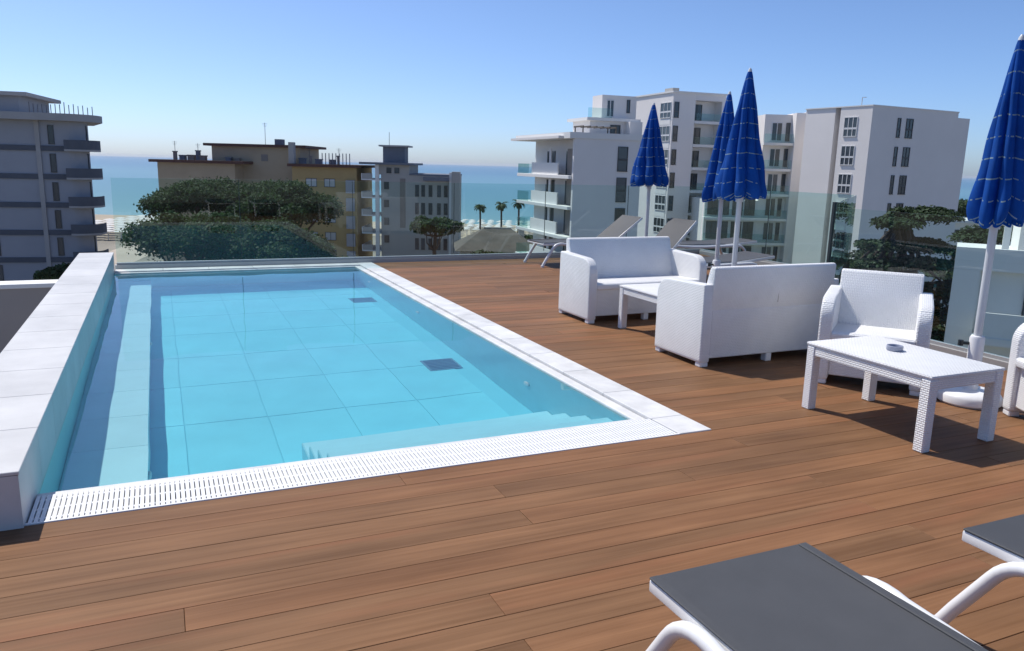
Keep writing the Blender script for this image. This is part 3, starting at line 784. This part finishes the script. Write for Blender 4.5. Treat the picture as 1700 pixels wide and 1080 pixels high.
for i, (x, zt, w) in enumerate(((-11.4, 2.5, .5), (-10.2, 1.9, .9), (-8.8, 1.95, 1.0), (-7.6, 2.7, .6), (-6.9, 1.9, 1.0), (-2.6, 1.7, .8), (-1.1, 1.6, .7), (9.6, 1.9, 1.0), (11.0, 2.3, .4), (12.3, 1.8, 1.0), (15.6, 2.4, .35), (14.6, 1.75, .8))):
    base = 1.102 if x < 2 else .952
    pr = MB().box(x-w/2, x+w/2, 2.0, 2.0+w, base-GZ, zt-.18-GZ); pr.box(x-w/2-.08, x+w/2+.08, 1.92, 2.08+w, zt-.18-GZ, zt-GZ)
    pr.build('roof_chimney', M_b3d if i % 2 else M_shut, b)
for x, z0, z1 in ((-11.4, 2.5, 4.1), (-7.6, 2.7, 3.8), (3.6, 3.92, 7.4), (10.8, .95, 3.7), (15.7, .95, 3.6)):
    a_ = MB().tube([(x, 2.3, z0-GZ), (x, 2.3, z1-GZ)], .04, 5)
    for q in range(3): a_.tube([(x-.45+.1*q, 2.3, z1-.15-.22*q-GZ), (x+.45-.1*q, 2.3, z1-.15-.22*q-GZ)], .02, 4)
    a_.build('aerial', M_dframe, b)
for i in range(9):
    x = 13.4 + i*.56; MB().box(x-.06, x+.06, .2, .32, .952-GZ, 2.75-GZ).build('roof_post', M_b3d, b)

# ---- grey building with the small roof tower
b = broot('grey_building', -22.0, 130, 0, 'grey stepped building with a dark roof tower and balconied corner')
bx('wall', M_b3, b, 0, 12.2, 0, 14, GZ, -.45); bx('roof_edge', M_b3d, b, 4.62, 12.25, -.15, 14.1, -.448, -.2)
bx('corner_block', M_b3, b, -.3, 4.6, .05, 12, -.447, 1.15); bx('corner_roof', M_b3d, b, -3.4, 5.4, -.9, 12.4, 1.152, 1.5)
bx('tower', M_b3d, b, .1, 3.7, 1.5, 5.5, 1.502, 4.05); bx('tower_roof', M_b1s, b, -.5, 4.4, .8, 6.2, 4.052, 4.3)
MB().tube([(1.0, 2.5, 4.3-GZ), (1.0, 2.5, 6.4-GZ)], .04, 5).build('aerial', M_dframe, b)
bx('end_pier', M_b3, b, 11.6, 12.9, -.7, 1.5, GZ, .3); bx('pier_face', M_slab, b, 11.2, 11.598, -.5, .8, GZ, .15)
bx('window_hood', M_b3d, b, 7.0, 11.2, -1.0, -.002, -1.25, -.6)
for k in range(4):
    for xx in (5.9, 6.9, 8.1, 9.5, 10.6): window(b, FR, xx, -2.9-2.9*k, .62, 1.9, 'dark', 0)
    window(b, FR, .9, -2.2-2.9*k, .8, 1.2, 'dark', 0)
for xx in (1.3, 2.6): window(b, (0, .05, 0), xx, .25, .8, .9, 'dark', 0)
for k in range(6):
    z = -1.2-2.9*k
    MB().box(-3.2, -.02, -.2, 8, z-.2-GZ, z-GZ).build('balcony_slab', M_slab, b)
    MB().box(-3.2, -3.08, -.18, 8, z+.002-GZ, z+.9-GZ).build('balcony_parapet', M_slab, b)
    MB().box(-3.07, -1.4, -.18, -.06, z+.002-GZ, z+.9-GZ).build('balcony_parapet', M_b3, b)
bx('corner_pier', M_slab, b, -.9, -.3, -.35, .2, GZ, 1.15); bx('stripe_panel', M_shut, b, 3.1, 4.0, -.06, -.002, -9, -1)

# ---- low tiled house in front of the beach
b = broot('tiled_house', -6.6, 97, 6, 'low house with weathered hipped tile roof in front of the palms')
bx('wall', M_b3, b, 0, 9.6, 0, 9, GZ, -8.9)
rf = MB().add([(-.7, -.7, -8.95-GZ), (10.3, -.7, -8.95-GZ), (10.3, 9.7, -8.95-GZ), (-.7, 9.7, -8.95-GZ), (3.2, 4.5, -6.45-GZ), (6.6, 4.5, -6.45-GZ)], [(0, 1, 5, 4), (1, 2, 5), (2, 3, 4, 5), (3, 0, 4), (3, 2, 1, 0)]).build('roof', M_rooft, b)
bx('ridge_cap', M_b3, rf, 3.1, 6.7, 4.35, 4.65, -6.55, -6.36)
bx('chimney', M_b3, rf, 7.6, 8.3, 3.6, 4.3, -8.6, -6.5)
for xx in (1.5, 4.0, 6.8): window(b, FR, xx, -11, 1.1, 1.6, 'dark')
b = broot('lower_annex', -11.5, 82, -14, 'flat roofed annex with pale edge below the tiled house')
bx('wall', M_b3, b, 0, 9, 0, 6, GZ, -9.2); bx('roof_edge', M_hot2, b, -.3, 9.3, -.3, 6.3, -9.198, -8.9)
b = broot('beach_kiosk', 3.2, 128, -5, 'low dark roofed pavilion between tiled house and white hotel')
bx('wall', M_b3, b, -5, 7, 0, 8, GZ, -10.6); bx('roof', M_rooft, b, -5.6, 7.6, -.6, 8.6, -10.598, -10.1)

# ---- white hotel: low wing and tower
b = broot('white_hotel', 5.75, 80, 20.3, 'white hotel wing with long balconies left of the closed umbrellas')
bx('wall', M_hot2, b, 1.6, 7.6, .36, 14.4, GZ, 4.35)
bx('gable_wall', M_hot2, b, 0, 7.62, 0, .355, GZ, 4.352)
bx('roof_slab', M_slab, b, -.55, 7.7, -.1, 15.4, 4.354, 4.95); bx('roof_lip', M_hot2, b, -1.1, -.56, 1.5, 15.6, 4.36, 4.62)
for k in range(6):
    z = .70-3.1*k
    MB().box(-.35, 1.598, .36, 15.2, z-.35-GZ, z-GZ).build('balcony_slab', M_slab, b, bevel=.02, seg=1)
    MB().box(.02, .14, 4.0, 11.5, z+.002-GZ, z+1.25-GZ).build('balcony_parapet', M_slab, b)
    MB().box(-.28, -.25, 11.6, 15.1, z+.002-GZ, z+1.1-GZ).build('glass_rail', M_bglass, b)
    MB().box(-.24, 1.5, 15.1, 15.13, z+.002-GZ, z+1.1-GZ).build('glass_rail', M_bglass, b)
    MB().box(.9, 1.0, .5, 3.6, z+.01-GZ, z+2.7-GZ).build('sliding_shutter', M_shut, b)
    MB().box(1.45, 1.597, 4.2, 5.2, z+.01-GZ, z+2.5-GZ).build('balcony_door', M_pane, b)
    MB().box(.3, .42, 6.6, 7.1, z+.01-GZ, z+2.74-GZ).build('support', M_hot2, b)
    window(b, (1.6, 9.5, -math.pi/2), 0, z+1.5, 2.2, 2.0, 'dark')
    window(b, FR, 5.45, z+1.75, 1.15, 2.5, 'dark', 0, .48)
up = bx('upper_wing', M_hot2, b, 3.6, 7.7, 4.2, 8.5, 4.952, 6.0)
bx('wing_extension', M_hot2, b, 7.71, 9.2, 3.0, 8.6, GZ, 6.398)
bx('upper_roof_slab', M_slab, b, 3.0, 9.3, 3.6, 8.8, 6.402, 6.70)
bx('upper_band', M_hot2, b, 3.6, 7.69, 4.201, 8.5, 6.001, 6.401)
window(b, (0, 4.2, 0), 6.6, 5.6, 1.2, .9, 'dark')
bx('penthouse', M_hot, b, 6.0, 10.2, 6.4, 8.8, 6.702, 9.3)
window(b, (0, 6.4, 0), 7.0, 7.9, .9, 1.8, 'white'); window(b, (0, 6.4, 0), 9.2, 8.2, .4, 1.4, 'dark', 0)
bx('terrace_glass', M_bglass, b, 3.2, 6.0, 3.9, 3.93, 6.702, 7.7)
pg = MB()
for q in range(6): pg.box(1.4+q*.75, 1.55+q*.75, 1.2, 3.4, 5.55-GZ, 5.7-GZ)
for x in (1.45, 5.2): pg.box(x, x+.1, 1.3, 1.4, 4.952-GZ, 5.55-GZ); pg.box(x, x+.1, 3.2, 3.3, 4.952-GZ, 5.55-GZ)
pg.build('roof_pergola', M_rooft, b)

b = broot('white_tower', 20.1, 105, 20.3, 'tall white hotel tower with corner windows and stacked loggias')
bx('wall', M_hot, b, 0, 3.35, 0, 12, GZ, 11.3)
bx('rear_wall', M_hot2, b, 3.352, 8.0, 1.6, 12, GZ, 11.298); bx('end_fin', M_hot2, b, 7.45, 8.0, 0, 1.598, GZ, 11.297)
bx('top_beam', M_hot2, b, 3.352, 7.448, 0, 1.598, 10.5, 11.296)
bx('roof_edge', M_slab, b, -.15, 8.15, -.15, 12.1, 11.302, 11.5)
bx('plant_room', M_b3, b, 1.6, 2.6, 3, 5, 11.502, 12.2); bx('plant_room', M_b3, b, 3.6, 4.4, 4, 5, 11.502, 11.95)
for k in range(9):
    z = 9.15-3.0*k
    window(b, (0, 3.3, -math.pi/2), 1.6, z, 2.7, 2.0, 'white', 2, .4)
    window(b, FR, .55, z, .7, 2.0, 'dark', 0, .4)
    window(b, (3.35, 1.6, 0), 1.3, z-.1, 1.5, 2.1, 'dark')
    MB().box(3.353, 7.447, -.05, 1.597, z-1.6-GZ, z-1.25-GZ).build('loggia_slab', M_slab, b)
    MB().box(3.6, 7.4, .02, .06, z-1.248-GZ, z-.3-GZ).build('loggia_glass', M_bglass, b)
    bx('spandrel', M_slab, b, -.04, -.001, .4, 3.1, z-1.85, z-1.15)

# ---- white apartment complex on the right
b = broot('white_apartments', 37.65, 86, 27.8, 'large white apartment block with blank shaded side at right')
bx('wall', M_hot2, b, .001, 14.4, .0, 4.1, GZ, 8.7); bx('lower_end', M_hot2, b, 14.401, 16.6, .004, 6, GZ, 8.15)
bx('left_wall', M_hot, b, -.05, 0, .002, 4.1, GZ, 8.695)
bx('rear_block', M_hot, b, .0, 14.4, 4.85, 9, GZ, 8.69); bx('recess', M_shut, b, .9, 14, 4.101, 4.849, GZ, 8.5)
bx('parapet_cap', M_slab, b, -.12, 14.45, -.06, 9.05, 8.702, 8.82)
for k in range(8):
    z = 6.6-3.05*k
    window(b, (-.05, 3.6, -math.pi/2), 1.0, z, 1.75, 2.1, 'white', 2, .42)
    window(b, FR, 6.1, z, 1.15, 2.1, 'dark', 1, .45); window(b, FR, 4.35, z, .55, 2.1, 'dark', 0, .45)
    window(b, FR, 11.0, z, .0, .0, 'dark', 0) if False else None
MB().tube([(.6, 2, 8.82-GZ), (.6, 2, 9.7-GZ), (1.2, 2, 9.75-GZ)], .04, 5).build('vent_pipe', M_b3, b)
b = broot('balcony_apartments', 23.7, 99, 0, 'white apartment block with balcony rows between umbrella and blank block')
bx('wall', M_hot, b, 6.6, 9.9, 0, 9, GZ, 8.45); bx('lower_wall', M_hot2, b, 0, 6.598, .004, 9, GZ, -2.0)
bx('pier', M_hot, b, 9.902, 11.3, -1.5, 9, GZ, 8.6)
bx('wing_wall', M_hot2, b, 11.302, 13.6, -.6, 9, GZ, 8.75)
for k, z in enumerate((5.05, 1.95, -1.1, -4.1, -7.1, -10.1, -13.1)):
    xa = 6.3 if z > -3 else -.3
    MB().box(xa, 9.898, -1.3, -.002, z-.3-GZ, z-GZ).build('balcony_slab', M_slab, b)
    MB().box(xa+.05, 9.85, -1.25, -1.22, z+.002-GZ, z+1.05-GZ).build('balcony_glass', M_bglass, b)
    for xx in (8.15, 9.5) if z > -3 else (1.0, 2.4, 4.1, 5.6, 8.15, 9.3):
        window(b, FR, xx, z+1.35, 1.3 if xx not in (9.5, 9.3) else .5, 2.2, 'white' if xx == 8.15 else 'dark', 1 if xx not in (9.5, 9.3) else 0)

# ---- pale terrace building close on the right, lower than the deck
b = broot('pale_villa', 17.2, 30.5, -29.4, 'pale villa with white roof edges beyond the right glass railing')
bx('wall', M_slab, b, .35, 14, .3, 9, GZ, -1.95); bx('roof_slab', M_slab, b, 0, 14.4, -.1, 9.3, -1.948, -1.60)
bx('roof_parapet', M_slab, b, .0, 14.4, -.1, .12, -1.598, -1.1)
bx('side_pier', M_slab, b, .0, .9, -.1, .298, GZ, -1.952)
for k in range(5):
    z = -4.4-2.9*k
    MB().box(.902, 14.2, -.9, .298, z-.28-GZ, z-GZ).build('balcony_slab', M_slab, b)
    MB().box(.95, 14.1, -.86, -.76, z+.002-GZ, z+.95-GZ).build('balcony_parapet', M_slab, b)
    for xx in (3.2, 6.0, 9.0): window(b, (0, .3, 0), xx, z+1.15, 1.5, 2.0, 'blind')
pv = bx('penthouse', M_hot, b, 2.2, 14, 3.5, 9, -1.598, 1.0); bx('penthouse_roof', M_slab, b, 1.4, 14.4, 2.6, 9.2, 1.002, 1.3)
window(b, (0, 3.5, 0), 3.1, -.4, 1.0, 1.9, 'dark'); bx('column', M_slab, b, 1.6, 1.85, 2.8, 3.05, -1.598, 1.0)
b = broot('white_house', 49.5, 118, 0, 'small white house below the far tree line at right')
bx('wall', M_hot, b, 12, 26, 0, 8, GZ, -5.2); bx('roof_edge', M_slab, b, 11.5, 26.5, -.5, 8.5, -5.198, -4.8)
for xx in (14, 17, 20): window(b, FR, xx, -7, 1.4, 1.6, 'dark')
b = broot('cream_gatehouse', -28.9, 96, 0, 'narrow cream wall glimpsed between the dark pines behind the pool')
bx('wall', M_hot, b, 0, 1.35, 0, 3, GZ, -7.6); bx('cornice', M_slab, b, -.15, 1.5, -.15, 3.1, -7.598, -7.3)
# ------------------------------------------------------------------ vegetation
def leaf_mesh(name, lobes, n, size, m, flat=.0, seed=0, shell=.55, hang=0.0):
    """many small leaf clumps scattered through ellipsoid lobes ((x,y,z),(rx,ry,rz))"""
    r = np.random.default_rng(seed)
    C = np.array([l[0] for l in lobes], float); Rr = np.array([l[1] for l in lobes], float)
    wgt = (Rr[:, 0]*Rr[:, 1]*Rr[:, 2])**.67; wgt /= wgt.sum()
    k = r.choice(len(lobes), n, p=wgt)
    d = r.normal(size=(n, 3)); d /= np.linalg.norm(d, axis=1)[:, None]
    d[:, 2] = np.where((d[:, 2] < -.35) & (r.random(n) < .75), -d[:, 2], d[:, 2])
    rad = 1 - shell*r.random(n)**1.6 + .10*r.normal(size=n)
    p = C[k] + d*rad[:, None]*Rr[k]
    nrm = r.normal(size=(n, 3)) + d*.9; nrm[:, 2] += flat*3; nrm /= np.linalg.norm(nrm, axis=1)[:, None]
    a = np.cross(nrm, r.normal(size=(n, 3))); a /= np.linalg.norm(a, axis=1)[:, None]; bb = np.cross(nrm, a)
    s = size*(.55+.9*r.random(n))[:, None]; q = s*(.45+.5*r.random(n))[:, None]
    bend = nrm*s*.25
    V = np.stack([p-a*s, p-bb*q+bend, p+a*s-np.array([0, 0, hang])*s, p+bb*q+bend], 1).reshape(-1, 3)
    me = bpy.data.meshes.new(name)
    me.vertices.add(4*n); me.vertices.foreach_set('co', V.ravel())
    me.loops.add(4*n); me.loops.foreach_set('vertex_index', np.arange(4*n)); me.polygons.add(n)
    me.polygons.foreach_set('loop_start', np.arange(0, 4*n, 4)); me.polygons.foreach_set('loop_total', np.full(n, 4))
    me.update(calc_edges=True); me.validate(); me.materials.append(m)
    return me
def limb_tubes(trunk, tips, r0, seed=0, knees=.55):
    b = MB(); r_ = random.Random(seed)
    top = Vector(trunk[-1]); b.tube(trunk, [r0*(1-.5*i/(len(trunk)-1)) for i in range(len(trunk))], 9)
    for t in tips:
        t = Vector(t); st = Vector(trunk[max(1, len(trunk)-1-r_.randint(0, 2))])
        mid = st.lerp(t, .5) + Vector((r_.uniform(-.5, .5), r_.uniform(-.5, .5), -.12*(t-st).length))
        b.tube([st, st.lerp(mid, .6), mid, mid.lerp(t, .6), t], [r0*.42, r0*.36, r0*.27, r0*.18, r0*.07], 6)
    return b
def pine(label, u, v, H, Rc, seed, group, n=7000, thick=.42, size=.34, m=None, cat_='tree', name='stone_pine'):
    """umbrella pine: bare forked trunk, flattened crown of lumps"""
    r_ = random.Random(seed); t = empty(name, (*town(u, v), GZ), GA, label, cat_, group)
    lobes = []; tips = []
    nl = 15
    for i in range(nl):
        a = i*2.4; rr = Rc*.78*math.sqrt((i+.4)/nl); rl = Rc*r_.uniform(.26, .40)
        z = H - Rc*thick*.55 - .28*Rc*(rr/Rc)**2 + r_.uniform(-.10, .10)*Rc
        c = (rr*math.cos(a), rr*math.sin(a), z); lobes.append((c, (rl, rl, rl*r_.uniform(.55, .75)))); tips.append((c[0]*.9, c[1]*.9, z-.1*Rc))
    link('crown', leaf_mesh('crown', lobes, n, size, m or M_leafA, .2, seed), None, t)
    tr = [(0, 0, 0), (r_.uniform(-.3, .3), .2, H*.3), (r_.uniform(-.6, .6), 0, H*.55), (r_.uniform(-.4, .4), .1, H*.72), (0, 0, H-.5*Rc*thick-.6)]
    limb_tubes(tr, tips, .38, seed).build('trunk', M_bark, t, smooth=True)
    return t
gp = 'pines behind the pool'
P_ = dict(n=30000, size=.125)
pine('stone pine with the leftmost crown behind the pool glass', -29.8, 74, 17.8, 5.0, 21, gp, thick=.6, **P_)
pine('stone pine in the middle of the row behind the pool glass', -26.2, 78, 17.9, 5.8, 22, gp, thick=.6, **P_)
pine('stone pine right of the middle in front of the ochre house', -21.4, 74, 17.3, 5.2, 23, gp, thick=.6, **P_)
pine('lower dark pine in front of the two leftmost crowns', -26.2, 66, 16.6, 5.8, 24, gp, thick=1.0, **P_)
pine('lower dark pine between the middle and right crowns', -20.2, 65, 16.0, 5.4, 25, gp, thick=1.0, **P_)
pine('pine beside the beach road below the leftmost crown', -28.4, 69, 14.6, 3.6, 26, gp, thick=.95, n=20000, size=.125)
pine('dark pine left of the grey stepped building', -15.6, 66, 12.3, 3.9, 27, gp, thick=.9, n=20000, size=.125)
pine('lowest dark pine seen just above the pool edge at left', -23.0, 58, 13.6, 5.2, 28, gp, thick=.95, n=22000, size=.125)
pine('lowest dark pine seen just above the pool edge at right', -17.0, 56, 12.8, 4.4, 29, gp, thick=.95, n=22000, size=.125)
pine('round tree in front of the grey stepped building', -11.2, 112, 13.0, 3.6, 31, None, n=3500, thick=.95, m=M_leafB, name='round_tree')
pine('small dark tree beside the beach road left of the pines', -41.5, 92, 7.5, 2.4, 33, None, n=1800, thick=1.0, m=M_leafB, name='street_tree')
pine('bushy tree beside the dark grey apartment block', -45.8, 80, 9.0, 2.8, 34, None, n=2200, thick=1.0, m=M_leafB, name='street_tree')
pine('dark hedge-like tree behind the tiled house', 1.8, 112, 10.4, 3.0, 36, None, n=2200, thick=1.0, m=M_leafB, name='garden_tree')
pine('wide dark tree below the tiled house', -3.0, 84, 11.0, 3.2, 37, None, n=2600, thick=.9, m=M_leafB, name='garden_tree')

def cedar(label, u, v, H, Rc, seed, n=9000):
    r_ = random.Random(seed); t = empty('cedar_tree', (*town(u, v), GZ), GA, label, 'tree', None)
    lobes = []; tips = []
    for k in range(7):
        z = H*(.52+.075*k); rk = Rc*(1.0-.085*k)
        for i in range(6 if k < 5 else 4):
            a = i*1.05+k*.7+r_.uniform(-.3, .3); q = rk*r_.uniform(.45, .85)
            c = (q*math.cos(a), q*math.sin(a), z+r_.uniform(-.35, .35)); lobes.append((c, (Rc*.30, Rc*.30, .34))); tips.append(c)
    lobes.append(((0, 0, H-.4), (1.0, 1.0, .5)))
    link('crown', leaf_mesh('crown', lobes, n, .12, M_leafC, .9, seed, shell=.9, hang=.4), None, t)
    tr = [(0, 0, 0), (.15, .1, H*.25), (-.1, 0, H*.45), (.05, .1, H*.65), (0, 0, H*.8), (0, 0, H-.5)]
    limb_tubes(tr, tips[::2], .36, seed).build('trunk', M_bark, t, smooth=True)
    return t
cedar('tall layered cedar behind the right glass railing', 22.2, 45, 17.7, 4.6, 41, 42000)
cedar('second cedar right of the tall one, partly behind the umbrella', 30.4, 52, 16.3, 5.2, 42, 36000)
gt = 'far tree line on the right'
for i, (u, v, H, Rc, lb) in enumerate(((104, 214, 13.5, 6.5, 'far rounded tree beside the blank white block'), (117, 205, 15.5, 7.5, 'far rounded tree just left of the right-hand umbrella'), (130, 206, 15.2, 7.5, 'far rounded tree mostly behind the right-hand umbrella'))):
    pine(lb, u, v, H, Rc, 50+i, gt, n=6000, thick=.9, size=.4, m=M_leafB, name='distant_tree')

# ---- palms by the beach
def palm(label, u, v, H, seed):
    r_ = random.Random(seed); t = empty('palm_tree', (*town(u, v), GZ), GA, label, 'palm tree', 'palms by the beach')
    MB().tube([(0, 0, 0), (.1, 0, H*.4), (.05, 0, H*.75), (0, 0, H)], [.34, .27, .25, .30], 9).build('trunk', M_bark, t, smooth=True)
    cr = MB()
    for i in range(34):
        a = i*2.399; e0 = r_.uniform(-.35, 1.25); Lf = r_.uniform(1.9, 2.5)
        prev = None; dirh = Vector((math.cos(a), math.sin(a), 0)); sd = Vector((-math.sin(a), math.cos(a), 0))
        p = Vector((0, 0, H-.05)); e = e0; pts = []
        for q in range(7):
            w = .30*math.sin(math.pi*(q+.6)/7.2)+.03; pts.append((p+sd*w-Vector((0, 0, w*.35)), p+Vector((0, 0, .05)), p-sd*w-Vector((0, 0, w*.35))))
            p = p + (dirh*math.cos(e)+Vector((0, 0, math.sin(e))))*Lf/6; e -= .30
        for q in range(6):
            A, B = pts[q], pts[q+1]
            cr.add([*A, *B], [(0, 1, 4, 3), (1, 2, 5, 4)])
    cr.build('crown', M_leafB, t)
    return t
palm('leftmost and shortest of three palms by the beach', -9.6, 218, 8.0, 61)
palm('middle of three palms by the beach', -3.7, 214, 9.0, 62)
palm('rightmost palm, beside the white hotel balconies', 1.0, 212, 9.6, 63)

# ---- beach parasols
pm_ = MB(); pm_.lathe([(1.15, 2.02), (1.14, 2.07), (.62, 2.24), (.05, 2.36)], 10); pm_.tube([(0, 0, 0), (0, 0, 2.1)], .05, 6)
pme = pm_.mesh('beach_parasol'); pme.materials.append(M_wparasol)
def parasols(us, vs, label, group, jit=.25, rz=0.0, sc=1.0):
    for v in vs:
        for u in us:
            x, y = town(u+random.uniform(-jit, jit)+rz*(v-vs[0]), v+random.uniform(-jit, jit))
            o = bpy.data.objects.new('beach_parasol', pme); COL.objects.link(o); o.location = (x, y, GZ+.01); o.scale = (sc, sc, 1)
            tag(o, label, 'parasol', group)
parasols([-114+3.1*i for i in range(11)], [184+5.6*j for j in range(10)], 'white beach parasol in the rows left of the pines', 'white parasols in rows on the left beach', .15, .06, 1.45)
parasols([-16+2.9*i for i in range(12)], [217+5.0*j for j in range(8)], 'white beach parasol on the sand around the three palms', 'white parasols on the beach by the palms', .5)
o = bpy.data.objects.new('garden_parasol', pme); COL.objects.link(o); o.location = (*town(.1, 118), GZ+7.0); o.scale = (1.1, 1.1, 1)
tag(o, 'single white parasol on the pavilion roof near the palms', 'parasol')

# ------------------------------------------------------------------ sea haze
def haze():
    m = bpy.data.materials.new('sea_haze'); m.use_nodes = True
    N = m.node_tree.nodes; L = m.node_tree.links; N.remove(N['Principled BSDF'])
    v = N.new('ShaderNodeVolumePrincipled'); v.inputs['Color'].default_value = (.86, .92, 1, 1); v.inputs['Density'].default_value = .00006; v.inputs['Anisotropy'].default_value = .2
    L.new(v.outputs[0], N['Material Output'].inputs['Volume'])
    o = MB().box(-16100, 16100, -1700, 17000, GZ-1.5, 14.5).build('haze', m)
    o.location = (0, 0, 0); o.rotation_euler = (0, 0, GA)
    tag(o, kind='stuff')
haze()
